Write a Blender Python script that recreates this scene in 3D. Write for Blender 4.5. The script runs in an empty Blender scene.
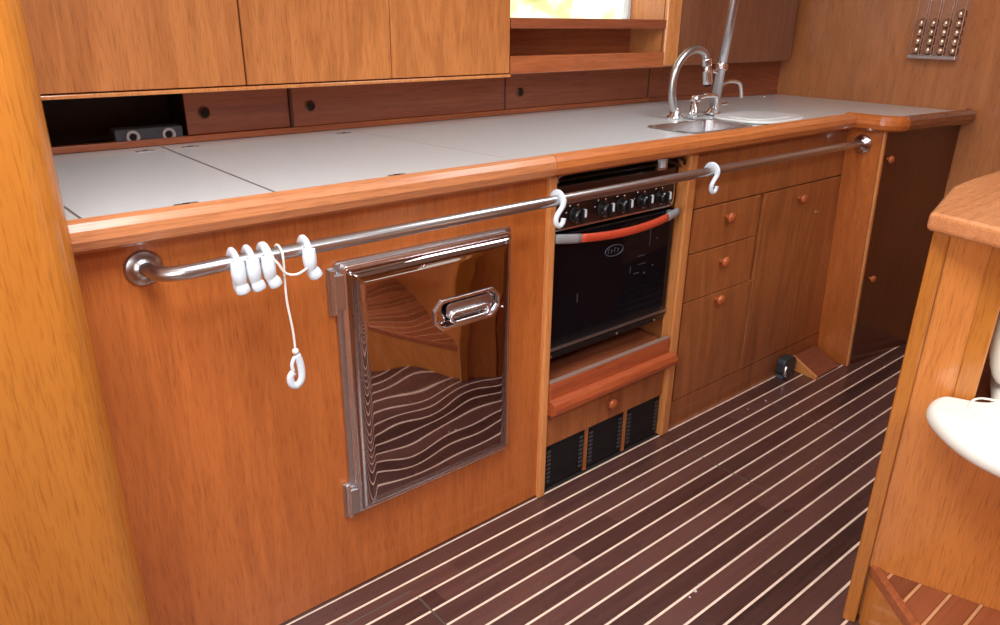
import bpy, bmesh, math, random
from math import sin, cos, pi, radians, sqrt
from mathutils import Vector, Matrix
random.seed(7)
C = bpy.context.scene.collection
scene = bpy.context.scene

# ------------------------------------------------------------------ camera
F_PX = 739.376
yaw, pitch, roll = radians(39.9214), radians(21.768), radians(-.78286)
cam_data = bpy.data.cameras.new('camera')
cam = bpy.data.objects.new('camera', cam_data); C.objects.link(cam)
fw = Vector((sin(yaw)*cos(pitch), cos(yaw)*cos(pitch), -sin(pitch)))
rt = Vector((cos(yaw), -sin(yaw), 0)); dn = fw.cross(rt)
cr, sr = cos(roll), sin(roll)
rt2 = cr*rt + sr*dn; dn2 = -sr*rt + cr*dn
M = Matrix((rt2, -dn2, -fw)).transposed().to_4x4()
M.translation = Vector((0, -1.2077, 1.1963))
cam.matrix_world = M
cam_data.sensor_width = 36.0; cam_data.lens = F_PX*36/1000
cam_data.clip_start = .01; cam_data.clip_end = 200
scene.camera = cam

# ------------------------------------------------------------------ light
scene.view_settings.view_transform = 'Standard'
scene.view_settings.look = 'None'
scene.view_settings.gamma = 1.0
scene.view_settings.use_curve_mapping = False
scene.view_settings.exposure = 0.0
world = bpy.data.worlds.new('sky'); scene.world = world; world.use_nodes = True
bg = world.node_tree.nodes['Background']
bg.inputs[0].default_value = (.85, .93, 1, 1); bg.inputs[1].default_value = 1.0

def area(name, loc, rot, sx, sy, power, col=(1, 1, 1)):
    l = bpy.data.lights.new(name, 'AREA'); l.shape = 'RECTANGLE'; l.size = sx; l.size_y = sy
    l.energy = power; l.color = col
    o = bpy.data.objects.new(name, l); C.objects.link(o); o.location = loc; o.rotation_euler = rot
    return o
CEIL = 1.98
HATCHES = [(-.15, .55, -1.15, -.45, 34), (1.55, 2.05, -.62, -.12, 12), (.7, 1.4, -2.2, -1.6, 26)]
for i, (x0, x1, y0, y1, p) in enumerate(HATCHES):
    area('hatch_daylight', ((x0+x1)/2, (y0+y1)/2, CEIL+.03), (0, 0, 0), x1-x0, y1-y0, p, (.86, .94, 1))
area('added_companionway_light', (-1.18, -1.15, 1.25), (0, radians(-90), 0), 1.1, .8, 24, (.9, .96, 1))  # unseen companionway, added as a further source of daylight

# ------------------------------------------------------------------ node helpers
def new_mat(name):
    m = bpy.data.materials.new(name); m.use_nodes = True
    nt = m.node_tree; b = nt.nodes['Principled BSDF']
    return m, nt, b
def nd(nt, t, **kw):
    n = nt.nodes.new(t)
    for k, v in kw.items(): setattr(n, k, v)
    return n
def mth(nt, op, a, b=None, c=None):
    n = nt.nodes.new('ShaderNodeMath'); n.operation = op
    for i, v in enumerate((a, b, c)):
        if v is None: continue
        if isinstance(v, (int, float)): n.inputs[i].default_value = v
        else: nt.links.new(v, n.inputs[i])
    return n.outputs[0]
def mix(nt, f, a, b, mode='MIX'):
    n = nt.nodes.new('ShaderNodeMix'); n.data_type = 'RGBA'; n.blend_type = mode
    for i, v in ((0, f), (6, a), (7, b)):
        if isinstance(v, (int, float)): n.inputs[i].default_value = v
        elif isinstance(v, tuple): n.inputs[i].default_value = v if len(v) == 4 else (*v, 1)
        else: nt.links.new(v, n.inputs[i])
    return n.outputs[2]
def ramp(nt, f, stops):
    n = nt.nodes.new('ShaderNodeValToRGB'); e = n.color_ramp.elements
    while len(e) < len(stops): e.new(.5)
    for el, (p, c) in zip(e, stops): el.position = p; el.color = (*c, 1) if len(c) == 3 else c
    nt.links.new(f, n.inputs[0]); return n.outputs[0]
def s2l(r, g, b):
    f = lambda c: (c/255/12.92) if c/255 <= .04045 else ((c/255+.055)/1.055)**2.4
    return (f(r), f(g), f(b))

def wood(name, light, dark, axis='z', rough=.3, coat=.35, across=14., seed=0., figure=.5, contrast=1.):
    """varnished veneer, grain running along one axis"""
    m, nt, b = new_mat(name)
    tc = nd(nt, 'ShaderNodeTexCoord')
    def noise(sa, sl, detail, dist, rough_=.55):
        mp = nd(nt, 'ShaderNodeMapping')
        sc = [sa, sa, sa]; sc['xyz'.index(axis)] = sl
        mp.inputs['Scale'].default_value = sc
        mp.inputs['Location'].default_value = (seed, seed*1.7, seed*.6)
        nt.links.new(tc.outputs['Object'], mp.inputs[0])
        n = nd(nt, 'ShaderNodeTexNoise'); n.inputs['Scale'].default_value = 1
        n.inputs['Detail'].default_value = detail; n.inputs['Roughness'].default_value = rough_
        n.inputs['Distortion'].default_value = dist
        nt.links.new(mp.outputs[0], n.inputs['Vector']); return n.outputs['Fac']
    a = noise(across, .9, 3, .5)
    bnd = noise(across*6, 3.2, 5, .5, .7)
    fine = noise(330, 22., 2, 0, .6)
    big = noise(2.2, .6, 1, .3)
    # growth-ring figure
    w = mth(nt, 'SINE', mth(nt, 'MULTIPLY', a, 46.))
    w = mth(nt, 'MULTIPLY_ADD', w, .5, .5)
    f = mth(nt, 'ADD', mth(nt, 'MULTIPLY', w, .26*figure), mth(nt, 'MULTIPLY', bnd, .62))
    f = mth(nt, 'ADD', f, mth(nt, 'MULTIPLY', big, .35))
    f = mth(nt, 'SUBTRACT', f, .10*figure)
    mid = tuple((x*.55+y*.45) for x, y in zip(light, dark))
    col = ramp(nt, f, [(.5-.28/contrast, dark), (.5, mid), (.5+.25/contrast, light)])
    pores = ramp(nt, fine, [(.30, (.62, .52, .45)), (.50, (1, 1, 1))])
    col = mix(nt, .6, col, pores, 'MULTIPLY')
    nt.links.new(col, b.inputs['Base Color'])
    b.inputs['Roughness'].default_value = rough
    b.inputs['Coat Weight'].default_value = coat; b.inputs['Coat Roughness'].default_value = .13
    bp = nd(nt, 'ShaderNodeBump'); bp.inputs['Strength'].default_value = .06; bp.inputs['Distance'].default_value = .002
    nt.links.new(fine, bp.inputs['Height']); nt.links.new(bp.outputs[0], b.inputs['Normal'])
    return m

def plain(name, col, rough=.4, metal=0., coat=0., bump=0., bscale=60, spec=.5, var=.06):
    m, nt, b = new_mat(name)
    tc = nd(nt, 'ShaderNodeTexCoord'); n = nd(nt, 'ShaderNodeTexNoise')
    n.inputs['Scale'].default_value = bscale; n.inputs['Detail'].default_value = 3
    nt.links.new(tc.outputs['Object'], n.inputs['Vector'])
    c2 = tuple(max(0, c*(1-var*2)) for c in col)
    col_ = ramp(nt, n.outputs['Fac'], [(.35, c2), (.65, col)])
    nt.links.new(col_, b.inputs['Base Color'])
    b.inputs['Roughness'].default_value = rough; b.inputs['Metallic'].default_value = metal
    b.inputs['Coat Weight'].default_value = coat; b.inputs['Specular IOR Level'].default_value = spec
    if bump:
        bp = nd(nt, 'ShaderNodeBump'); bp.inputs['Strength'].default_value = bump; bp.inputs['Distance'].default_value = .002
        nt.links.new(n.outputs['Fac'], bp.inputs['Height']); nt.links.new(bp.outputs[0], b.inputs['Normal'])
    return m

def striped_floor(name, light, dark, inlay, seams, y0=-.003, rough=.22, pitch=.0530):
    m, nt, b = new_mat(name)
    tc = nd(nt, 'ShaderNodeTexCoord'); sp = nd(nt, 'ShaderNodeSeparateXYZ')
    nt.links.new(tc.outputs['Object'], sp.inputs[0]); x, y = sp.outputs[0], sp.outputs[1]
    k = mth(nt, 'DIVIDE', mth(nt, 'SUBTRACT', y, y0), pitch)
    kk = mth(nt, 'ADD', k, 400.5)
    fr = mth(nt, 'FRACT', kk); idx = mth(nt, 'FLOOR', kk)
    dist = mth(nt, 'ABSOLUTE', mth(nt, 'SUBTRACT', fr, .5))       # 0 on the inlay
    line = ramp(nt, dist, [(.048, (1, 1, 1)), (.062, (0, 0, 0))])
    edge = ramp(nt, dist, [(.07, (.45, .45, .45)), (.10, (1, 1, 1))])
    # the plank id changes between inlays
    pid = mth(nt, 'FLOOR', mth(nt, 'ADD', kk, .5))
    wn = nd(nt, 'ShaderNodeTexWhiteNoise'); wn.noise_dimensions = '2D'
    cb = nd(nt, 'ShaderNodeCombineXYZ'); nt.links.new(pid, cb.inputs[0])
    # butt joints in planks at random lengths
    wn0 = nd(nt, 'ShaderNodeTexWhiteNoise'); wn0.noise_dimensions = '1D'; nt.links.new(pid, wn0.inputs['W'])
    seg = mth(nt, 'FLOOR', mth(nt, 'ADD', mth(nt, 'MULTIPLY', x, .9), mth(nt, 'MULTIPLY', wn0.outputs['Value'], 7.)))
    nt.links.new(seg, cb.inputs[1]); nt.links.new(cb.outputs[0], wn.inputs['Vector'])
    mp = nd(nt, 'ShaderNodeMapping'); mp.inputs['Scale'].default_value = (3, 60, 3)
    nt.links.new(tc.outputs['Object'], mp.inputs[0])
    n = nd(nt, 'ShaderNodeTexNoise'); n.inputs['Scale'].default_value = 1; n.inputs['Detail'].default_value = 5
    n.inputs['Distortion'].default_value = .6; nt.links.new(mp.outputs[0], n.inputs['Vector'])
    f = mth(nt, 'ADD', mth(nt, 'MULTIPLY', wn.outputs['Value'], .6), mth(nt, 'MULTIPLY', n.outputs['Fac'], .6))
    col = ramp(nt, f, [(.25, dark), (.85, light)])
    col = mix(nt, 1., col, edge, 'MULTIPLY')
    n2 = nd(nt, 'ShaderNodeTexNoise'); n2.inputs['Scale'].default_value = 30
    nt.links.new(tc.outputs['Object'], n2.inputs['Vector'])
    inl = ramp(nt, n2.outputs['Fac'], [(.3, tuple(c*.8 for c in inlay)), (.7, inlay)])
    col = mix(nt, line, col, inl)
    seam_w = .0022
    for (axis_, pos, lo, hi) in seams:
        u, v = (x, y) if axis_ == 'x' else (y, x)
        s = mth(nt, 'LESS_THAN', mth(nt, 'ABSOLUTE', mth(nt, 'SUBTRACT', u, pos)), seam_w)
        s = mth(nt, 'MULTIPLY', s, mth(nt, 'GREATER_THAN', v, lo))
        s = mth(nt, 'MULTIPLY', s, mth(nt, 'LESS_THAN', v, hi))
        col = mix(nt, s, col, (.10, .075, .06))
    nt.links.new(col, b.inputs['Base Color'])
    rn = nd(nt, 'ShaderNodeTexNoise'); rn.inputs['Scale'].default_value = 5; rn.inputs['Detail'].default_value = 4
    nt.links.new(tc.outputs['Object'], rn.inputs['Vector'])
    rr = mth(nt, 'MULTIPLY_ADD', rn.outputs['Fac'], .3, rough-.1)
    nt.links.new(rr, b.inputs['Roughness'])
    b.inputs['Coat Weight'].default_value = .25; b.inputs['Coat Roughness'].default_value = .2
    return m

# ------------------------------------------------------------------ materials
TEAK_L, TEAK_D = s2l(212, 128, 70), s2l(150, 78, 36)
W = {}
W['panel'] = wood('teak_panel', s2l(206, 116, 54), s2l(160, 82, 34), 'z', seed=3., rough=.34, across=9, contrast=.8)
W['drawer'] = wood('teak_drawer', s2l(182, 108, 58), s2l(138, 76, 40), 'z', seed=8., rough=.3, across=6, contrast=.8, figure=.9)
W['upper'] = wood('teak_upper', s2l(212, 136, 76), s2l(166, 98, 50), 'z', seed=14., across=7, figure=.8, contrast=.85)
W['rail'] = wood('teak_edge', s2l(216, 130, 70), s2l(168, 90, 42), 'x', seed=5., rough=.34, coat=.3, across=26)
W['rail_y'] = wood('teak_edge_cross', s2l(214, 120, 58), s2l(150, 76, 32), 'y', seed=5.5, rough=.24, coat=.5, across=26)
W['rail_dark'] = wood('teak_edge_dark', s2l(150, 88, 56), s2l(100, 54, 36), 'x', seed=6.5, rough=.22, coat=.5, across=26)
W['rail_pink'] = wood('teak_edge_pale', s2l(208, 136, 88), s2l(170, 100, 60), 'x', seed=9., rough=.38, coat=.25, across=26)
W['stile'] = wood('teak_stile', s2l(226, 150, 88), s2l(190, 114, 58), 'z', seed=4., across=18, rough=.25)
W['strip'] = wood('teak_locker', s2l(166, 92, 58), s2l(122, 62, 40), 'x', seed=2., across=16)
W['post'] = wood('teak_post', s2l(198, 126, 50), s2l(176, 100, 34), 'z', seed=21., across=5, figure=.2, contrast=.5, rough=.24, coat=.4)
W['wall'] = wood('teak_bulkhead', s2l(194, 124, 74), s2l(152, 90, 50), 'z', seed=31., across=5, figure=.6, contrast=.75)
W['dark'] = wood('dark_and_shaded_wood', s2l(96, 42, 22), s2l(58, 22, 12), 'z', seed=12., across=8, figure=.3, rough=.3)  # dark trim wood; on the end cabinet front it is painted-in shade
W['niche'] = wood('teak_niche', s2l(196, 112, 66), s2l(146, 76, 44), 'x', seed=17., across=18)
W['cap'] = wood('teak_cap', s2l(210, 140, 92), s2l(178, 108, 62), 'x', seed=18., across=10, rough=.24, coat=.5)
W['divider'] = wood('teak_divider', s2l(222, 142, 70), s2l(190, 110, 48), 'z', seed=19., across=6, figure=.5, contrast=.7, rough=.2, coat=.7)
W['knob'] = wood('turned_teak', s2l(196, 100, 50), s2l(150, 70, 32), 'z', seed=1., across=40)
W['red'] = wood('red_teak', s2l(196, 98, 54), s2l(146, 64, 34), 'x', seed=25., across=30, rough=.35, coat=.25)
W['wedge'] = wood('wedge_wood', s2l(150, 78, 50), s2l(110, 54, 34), 'x', seed=23., across=30)

FLOOR = striped_floor('sole', s2l(98, 62, 55), s2l(56, 33, 29), s2l(250, 214, 190),
    [('x', .694, -1.2, -.11), ('x', 1.66, -.37, -.055), ('x', 2.12, -.37, -.07), ('y', -.083, -.8, .694)])
PLAT = striped_floor('lit_platform_sole', s2l(176, 100, 62), s2l(128, 68, 42), s2l(238, 176, 124), [], y0=-.8475, pitch=.0500)  # same sole as the main floor, with stronger light put into its colours

COUNTER = plain('white_laminate', s2l(214, 216, 214), rough=.22, coat=.2, var=.01, bscale=200)
SEAM2 = plain('pale_sealant', s2l(166, 160, 154), rough=.7)
SEAM = plain('seam_sealant', s2l(110, 100, 92), rough=.7)
CHROME = plain('polished_steel', s2l(232, 230, 232), rough=.22, metal=1, var=.01)
BRUSHED = plain('brushed_steel', s2l(200, 197, 198), rough=.32, metal=1, var=.04, bscale=150)
RAILM = plain('satin_rail_steel', s2l(196, 194, 194), rough=.3, metal=1, var=.01)
BLACK = plain('black_enamel', (.008, .008, .009), rough=.25, coat=.3)
GLASS = plain('oven_glass', (.0035, .004, .006), rough=.05, coat=.0, spec=.35, var=0)
RED = plain('red_handle_sleeve', s2l(206, 74, 44), rough=.4, coat=.2)
GREYP = plain('grey_plastic', s2l(150, 148, 148), rough=.45)
WHITEP = plain('white_plastic', s2l(216, 222, 228), rough=.35, var=.01)
ROPE = plain('white_cord', s2l(236, 226, 216), rough=.8, bump=.3, bscale=400)
CUSH = plain('cream_vinyl', s2l(238, 234, 220), rough=.5, bump=.15, bscale=25, var=.02)
BRONZE = plain('antique_brass', s2l(120, 78, 56), rough=.35, metal=.8)
HOLE = plain('dark_recess', (.012, .007, .005), rough=.8)
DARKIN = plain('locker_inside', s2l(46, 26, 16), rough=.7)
SLATE = plain('slate_grey_casing', s2l(78, 84, 96), rough=.5)
DKGREY = plain('dark_grey_plastic', s2l(50, 52, 56), rough=.45)
LIGHTGREY = plain('light_grey_plastic', s2l(206, 206, 210), rough=.4)
VINYL = plain('cream_headliner', s2l(232, 226, 214), rough=.7)
GREYEDGE = plain('grey_trim', s2l(150, 118, 104), rough=.5)

def mirror_steel():
    m, nt, b = new_mat('mirror_steel')
    b.inputs['Base Color'].default_value = (*s2l(176, 166, 166), 1)
    b.inputs['Metallic'].default_value = 1; b.inputs['Roughness'].default_value = .025
    tc = nd(nt, 'ShaderNodeTexCoord')
    mp = nd(nt, 'ShaderNodeMapping'); mp.inputs['Scale'].default_value = (2.6, 2.6, 5)
    nt.links.new(tc.outputs['Object'], mp.inputs[0])
    n = nd(nt, 'ShaderNodeTexNoise'); n.inputs['Scale'].default_value = 1; n.inputs['Detail'].default_value = 1.5
    nt.links.new(mp.outputs[0], n.inputs['Vector'])
    bp = nd(nt, 'ShaderNodeBump'); bp.inputs['Strength'].default_value = .3; bp.inputs['Distance'].default_value = .005
    nt.links.new(n.outputs['Fac'], bp.inputs['Height']); nt.links.new(bp.outputs[0], b.inputs['Normal'])
    return m
MIRROR = mirror_steel()

def vent_mat():
    """black perforated grille"""
    m, nt, b = new_mat('perforated_grille')
    tc = nd(nt, 'ShaderNodeTexCoord'); sp = nd(nt, 'ShaderNodeSeparateXYZ'); nt.links.new(tc.outputs['Object'], sp.inputs[0])
    fx = mth(nt, 'ABSOLUTE', mth(nt, 'SUBTRACT', mth(nt, 'FRACT', mth(nt, 'MULTIPLY', sp.outputs[0], 150)), .5))
    fz = mth(nt, 'ABSOLUTE', mth(nt, 'SUBTRACT', mth(nt, 'FRACT', mth(nt, 'MULTIPLY', sp.outputs[2], 110)), .5))
    h = mth(nt, 'MULTIPLY', mth(nt, 'LESS_THAN', fx, .28), mth(nt, 'LESS_THAN', fz, .28))
    col = mix(nt, h, (.014, .015, .018), (.001, .001, .001))
    nt.links.new(col, b.inputs['Base Color']); b.inputs['Roughness'].default_value = .35
    b.inputs['Metallic'].default_value = .3
    return m
VENT = vent_mat()
def rib_mat():
    m, nt, b = new_mat('grille_rib')
    tc = nd(nt, 'ShaderNodeTexCoord'); sp = nd(nt, 'ShaderNodeSeparateXYZ'); nt.links.new(tc.outputs['Object'], sp.inputs[0])
    f = mth(nt, 'LESS_THAN', mth(nt, 'FRACT', mth(nt, 'MULTIPLY', sp.outputs[2], 76)), .45)
    nt.links.new(mix(nt, f, (.004, .004, .004), (.075, .08, .09)), b.inputs['Base Color']); b.inputs['Roughness'].default_value = .4
    return m
RIB = rib_mat()

# ------------------------------------------------------------------ mesh helpers (world coordinates)
def thing(name, label, cat, loc, group=None):
    o = bpy.data.objects.new(name, None); C.objects.link(o)
    o.empty_display_size = .05; o.location = loc; o['label'] = label; o['category'] = cat
    if group: o['group'] = group
    return o
def origin_of(o):
    v = Vector((0, 0, 0))
    while o: v += o.location; o = o.parent
    return v
def part(name, bm, m, parent=None, bevel=0., smooth=False, label=None, seg=2, loc=None, angle=35):
    me = bpy.data.meshes.new(name)
    bmesh.ops.recalc_face_normals(bm, faces=bm.faces)
    org = origin_of(parent) if parent else Vector(loc or (0, 0, 0))
    bmesh.ops.translate(bm, verts=bm.verts, vec=-org)
    bm.to_mesh(me); bm.free()
    o = bpy.data.objects.new(name, me); C.objects.link(o)
    if parent: o.parent = parent
    else: o.location = org
    if isinstance(m, (list, tuple)):
        for mm in m: me.materials.append(mm)
    else: me.materials.append(m)
    if bevel:
        md = o.modifiers.new('edge', 'BEVEL'); md.width = bevel; md.segments = seg; md.limit_method = 'ANGLE'; md.angle_limit = radians(angle)
        md.harden_normals = False
    if smooth:
        for p in me.polygons: p.use_smooth = True
    if label: o['label'] = label
    return o
def top(name, bm, m, label, cat, group=None, loc=(0, 0, 0), **kw):
    o = part(name, bm, m, None, loc=loc, **kw); o['label'] = label; o['category'] = cat
    if group: o['group'] = group
    return o
def struct(name, bm, m, **kw):
    o = part(name, bm, m, **kw)
    if not o.parent: o['kind'] = 'structure'
    return o
def B(): return bmesh.new()
def hexa(bm, p, mi=0):
    v = [bm.verts.new(q) for q in p]
    for f in ((0, 3, 2, 1), (4, 5, 6, 7), (0, 1, 5, 4), (1, 2, 6, 5), (2, 3, 7, 6), (3, 0, 4, 7)):
        fc = bm.faces.new([v[i] for i in f]); fc.material_index = mi
    return bm
def box(x0, x1, y0, y1, z0, z1, bm=None, mi=0):
    bm = bm or B()
    return hexa(bm, [(x0, y0, z0), (x1, y0, z0), (x1, y1, z0), (x0, y1, z0), (x0, y0, z1), (x1, y0, z1), (x1, y1, z1), (x0, y1, z1)], mi)
def prism(poly, z0, z1, bm=None, holes=None):
    bm = bm or B()
    lo = [bm.verts.new((x, y, z0)) for x, y in poly]; hi = [bm.verts.new((x, y, z1)) for x, y in poly]
    bm.faces.new(lo[::-1]); bm.faces.new(hi); n = len(poly)
    for i in range(n): bm.faces.new((lo[i], lo[(i+1) % n], hi[(i+1) % n], hi[i]))
    return bm
def prism_y(poly, y0, y1, bm=None):
    """outline in the x-z plane, thick in y"""
    bm = bm or B()
    lo = [bm.verts.new((x, y0, z)) for x, z in poly]; hi = [bm.verts.new((x, y1, z)) for x, z in poly]
    bm.faces.new(lo); bm.faces.new(hi[::-1]); n = len(poly)
    for i in range(n): bm.faces.new((lo[i], hi[i], hi[(i+1) % n], lo[(i+1) % n]))
    return bm
def tube(pts, r, bm=None, n=12, closed=False, flat=None):
    bm = bm or B(); pts = [Vector(p) for p in pts]; rr = r if isinstance(r, (list, tuple)) else [r]*len(pts)
    rings = []; L = len(pts); up = None
    for i, p in enumerate(pts):
        a = pts[(i-1) % L] if (closed or i) else p; b_ = pts[(i+1) % L] if (closed or i < L-1) else p
        t = (b_-a).normalized()
        if up is None:
            up = Vector((0, 0, 1)) if abs(t.z) < .9 else Vector((1, 0, 0))
        u = (up-t*up.dot(t)).normalized(); w = t.cross(u); up = u
        fu, fw_ = flat if flat else (1, 1)
        rings.append([bm.verts.new(p+rr[i]*(fu*cos(2*pi*k/n)*u+fw_*sin(2*pi*k/n)*w)) for k in range(n)])
    for i in range(L if closed else L-1):
        A, D = rings[i], rings[(i+1) % L]
        for k in range(n): bm.faces.new((A[k], A[(k+1) % n], D[(k+1) % n], D[k]))
    if not closed: bm.faces.new(rings[0][::-1]); bm.faces.new(rings[-1])
    return bm
def smooth_path(pts, k=6, closed=False):
    """Catmull-Rom"""
    P = [Vector(p) for p in pts]; n = len(P); out = []
    rng = range(n) if closed else range(n-1)
    for i in rng:
        p0 = P[(i-1) % n] if (closed or i > 0) else P[0]; p1 = P[i]; p2 = P[(i+1) % n]
        p3 = P[(i+2) % n] if (closed or i < n-2) else P[-1]
        for j in range(k):
            t = j/k
            out.append(.5*((2*p1)+(-p0+p2)*t+(2*p0-5*p1+4*p2-p3)*t*t+(-p0+3*p1-3*p2+p3)*t**3))
    if not closed: out.append(P[-1])
    return out
def lathe(prof, origin, axis=(0, 0, 1), n=24, bm=None):
    """prof: (radius, height along axis)"""
    bm = bm or B(); ax = Vector(axis).normalized()
    u = ax.orthogonal().normalized(); w = ax.cross(u); o = Vector(origin); rings = []
    for r, h in prof:
        rings.append([bm.verts.new(o+ax*h+max(r, 1e-5)*(cos(2*pi*k/n)*u+sin(2*pi*k/n)*w)) for k in range(n)])
    for A, D in zip(rings, rings[1:]):
        for k in range(n): bm.faces.new((A[k], A[(k+1) % n], D[(k+1) % n], D[k]))
    bm.faces.new(rings[0][::-1]); bm.faces.new(rings[-1])
    return bm
def sweep(profile, path, bm=None):
    """profile: list of (offset outwards, z); path: list of (x, y, nx, ny) where n is the outward direction at that station"""
    bm = bm or B(); rings = []
    for x, y, nx, ny in path:
        rings.append([bm.verts.new((x+nx*o, y+ny*o, z)) for o, z in profile])
    n = len(profile)
    for A, D in zip(rings, rings[1:]):
        for k in range(n): bm.faces.new((A[k], A[(k+1) % n], D[(k+1) % n], D[k]))
    bm.faces.new(rings[0][::-1]); bm.faces.new(rings[-1])
    return bm
def rrect(x0, x1, z0, z1, r, n=6):
    out = []
    for cx, cz, a in ((x1-r, z1-r, 0), (x0+r, z1-r, 90), (x0+r, z0+r, 180), (x1-r, z0+r, 270)):
        for k in range(n+1):
            t = radians(a+90*k/n); out.append((cx+r*cos(t), cz+r*sin(t)))
    return out
def ring_y(outer, inner, y0, y1, bm=None):
    """frame between two outlines of equal length in the x-z plane"""
    bm = bm or B(); n = len(outer)
    V = [[bm.verts.new((x, y, z)) for x, z in o] for o, y in ((outer, y0), (inner, y0), (outer, y1), (inner, y1))]
    for i in range(n):
        j = (i+1) % n
        bm.faces.new((V[0][i], V[0][j], V[1][j], V[1][i])); bm.faces.new((V[2][i], V[3][i], V[3][j], V[2][j]))
        bm.faces.new((V[0][i], V[2][i], V[2][j], V[0][j])); bm.faces.new((V[1][i], V[1][j], V[3][j], V[3][i]))
    return bm
def knob_prof(s=1.):
    return [(.007*s, 0), (.007*s, .006*s), (.006*s, .008*s), (.012*s, .011*s), (.0165*s, .016*s), (.0155*s, .022*s), (.010*s, .026*s), (.004*s, .0275*s), (0, .0278*s)]

# ================================================================== setting
fl = struct('floor', box(-1.4, 3.02, -2.75, .8, -.03, 0), FLOOR)
# ceiling with open deck hatches, cut as strips round each opening
def ceiling():
    bm = B(); xs = sorted({-1.4, 3.1, *[h[0] for h in HATCHES], *[h[1] for h in HATCHES]}); ys = sorted({-2.75, .9, *[h[2] for h in HATCHES], *[h[3] for h in HATCHES]})
    for i in range(len(xs)-1):
        for j in range(len(ys)-1):
            cx, cy = (xs[i]+xs[i+1])/2, (ys[j]+ys[j+1])/2
            if any(h[0] < cx < h[1] and h[2] < cy < h[3] for h in HATCHES): continue
            box(xs[i], xs[i+1], ys[j], ys[j+1], CEIL, CEIL+.04, bm)
    bmesh.ops.remove_doubles(bm, verts=bm.verts, dist=1e-5)
    return bm
struct('ceiling', ceiling(), VINYL)
for h in HATCHES:
    x0, x1, y0, y1 = h[:4]; bm = B()
    box(x0-.03, x1+.03, y0-.03, y0, CEIL-.02, CEIL, bm); box(x0-.03, x1+.03, y1, y1+.03, CEIL-.02, CEIL, bm)
    box(x0-.03, x0, y0, y1, CEIL-.02, CEIL, bm); box(x1, x1+.03, y0, y1, CEIL-.02, CEIL, bm)
    struct('trim_%d' % (HATCHES.index(h)+1), bm, W['niche'])
struct('wall_back', box(-1.4, 3.02, .95, 1.0, 0, CEIL), W['wall'])
struct('wall_front', box(-1.4, 3.1, -2.8, -2.75, 0, CEIL), W['drawer'])
struct('wall_right', box(3.02, 3.06, -2.75, .95, 0, CEIL), W['wall'])
struct('trim_4', box(3.008, 3.0195, -.93, -.905, 0, CEIL), W['dark'], bevel=.002)
# left bulkhead behind the camera; unseen companionway opening added to let light in
bm = B(); box(-1.16, -1.12, -2.75, -1.6, 0, CEIL, bm); box(-1.16, -1.12, -.7, .95, 0, CEIL, bm); box(-1.16, -1.12, -1.6, -.7, 1.82, CEIL, bm); box(-1.16, -1.12, -1.6, -.7, 0, .65, bm)
struct('wall_left', bm, W['wall'])
# rounded bulkhead end beside the galley
PX, PY, PR = .178, -.10, .05
poly = [(-1.12, PY)]
for k in range(9):
    t = radians(-90+90*k/8); poly.append((PX-PR+PR*cos(t), PY+PR+PR*sin(t)))
poly += [(PX, .95), (-1.12, .95)]
struct('wall_galley_end', prism(poly, 0, CEIL), W['post'], smooth=False, bevel=.0)

# dinette platform
P0 = Vector((1.389, -.762)); T = Vector((.31, -.95)).normalized(); N = Vector((-T.y, T.x)); 
if N.x < 0: N = -N     # N points away from the camera, T runs along the panel
def pq(s, o): v = P0+T*s+N*o; return (v.x, v.y)
Q = Vector((1.290, -.884)); Dd = (Q-P0).normalized(); far = P0+Dd*1.35
ZP = .146
plat = [(P0.x, P0.y), (far.x, far.y), (far.x, -2.75), (3.02, -2.75), (3.02, -1.0), (1.9, -.775)]
struct('floor_platform', prism(plat, 0, ZP-.002), W['divider'])
pl2 = [(P0.x+.012, P0.y-.006), (far.x+.01, far.y-.01), (far.x+.01, -2.74), (3.01, -2.74), (3.01, -1.01), (1.9, -.79)]
o = struct('floor_platform_sole', prism(pl2, ZP-.002, ZP), PLAT)
nv = Vector((-Dd.y, Dd.x)); nv = nv if nv.x > 0 else -nv
e0, e1 = P0-nv*.004, far-nv*.004
struct('trim_5', prism([(e0.x, e0.y), (e1.x, e1.y), (e1.x+nv.x*.017, e1.y+nv.y*.017), (e0.x+nv.x*.017, e0.y+nv.y*.017)], ZP-.018, ZP+.006), W['niche'], bevel=.003)

# ================================================================== lower galley joinery
# --- refrigerator cabinet (left panel)
t = thing('galley_cabinet', 'wide plain teak galley cabinet front holding the steel refrigerator door, left of the oven', 'cabinet', (.66, .3, 0))
part('front_panel', box(.175, 1.143, 0, .02, .0, .868), W['panel'], t)
part('plinth', box(.175, 1.143, -.0015, 0, 0, .008), W['dark'], t)
part('body', box(.175, 1.135, .021, .55, .0, .86), W['drawer'], t)

# --- oven housing
t = thing('oven_housing', 'teak oven surround with two upright posts, red-brown shelf and three black grilles below', 'cabinet', (1.42, .3, 0))
def stile(x0, x1, y0, name='post'):
    bm = box(x0, x1, y0, .03, 0, .868)
    return part(name, bm, W['stile'], t, bevel=.006, seg=3)
stile(1.1435, 1.168, -.012); stile(1.656, 1.692, -.012)
part('side_panel', box(1.145, 1.165, .031, .55, 0, .865), W['drawer'], t); part('side_panel', box(1.675, 1.695, .031, .55, 0, .865), W['drawer'], t)
part('back_panel', box(1.166, 1.674, .53, .55, .0, .865), W['dark'], t)
part('shelf', box(1.1685, 1.6555, .001, .52, .30, .318), W['strip'], t)
bm = box(1.1685, 1.645, -.014, .001, .285, .336); part('shelf_lip', bm, W['red'], t, bevel=.003)
part('lip_edge', box(1.169, 1.6445, -.0135, .001, .3362, .339), GREYEDGE, t)
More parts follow.
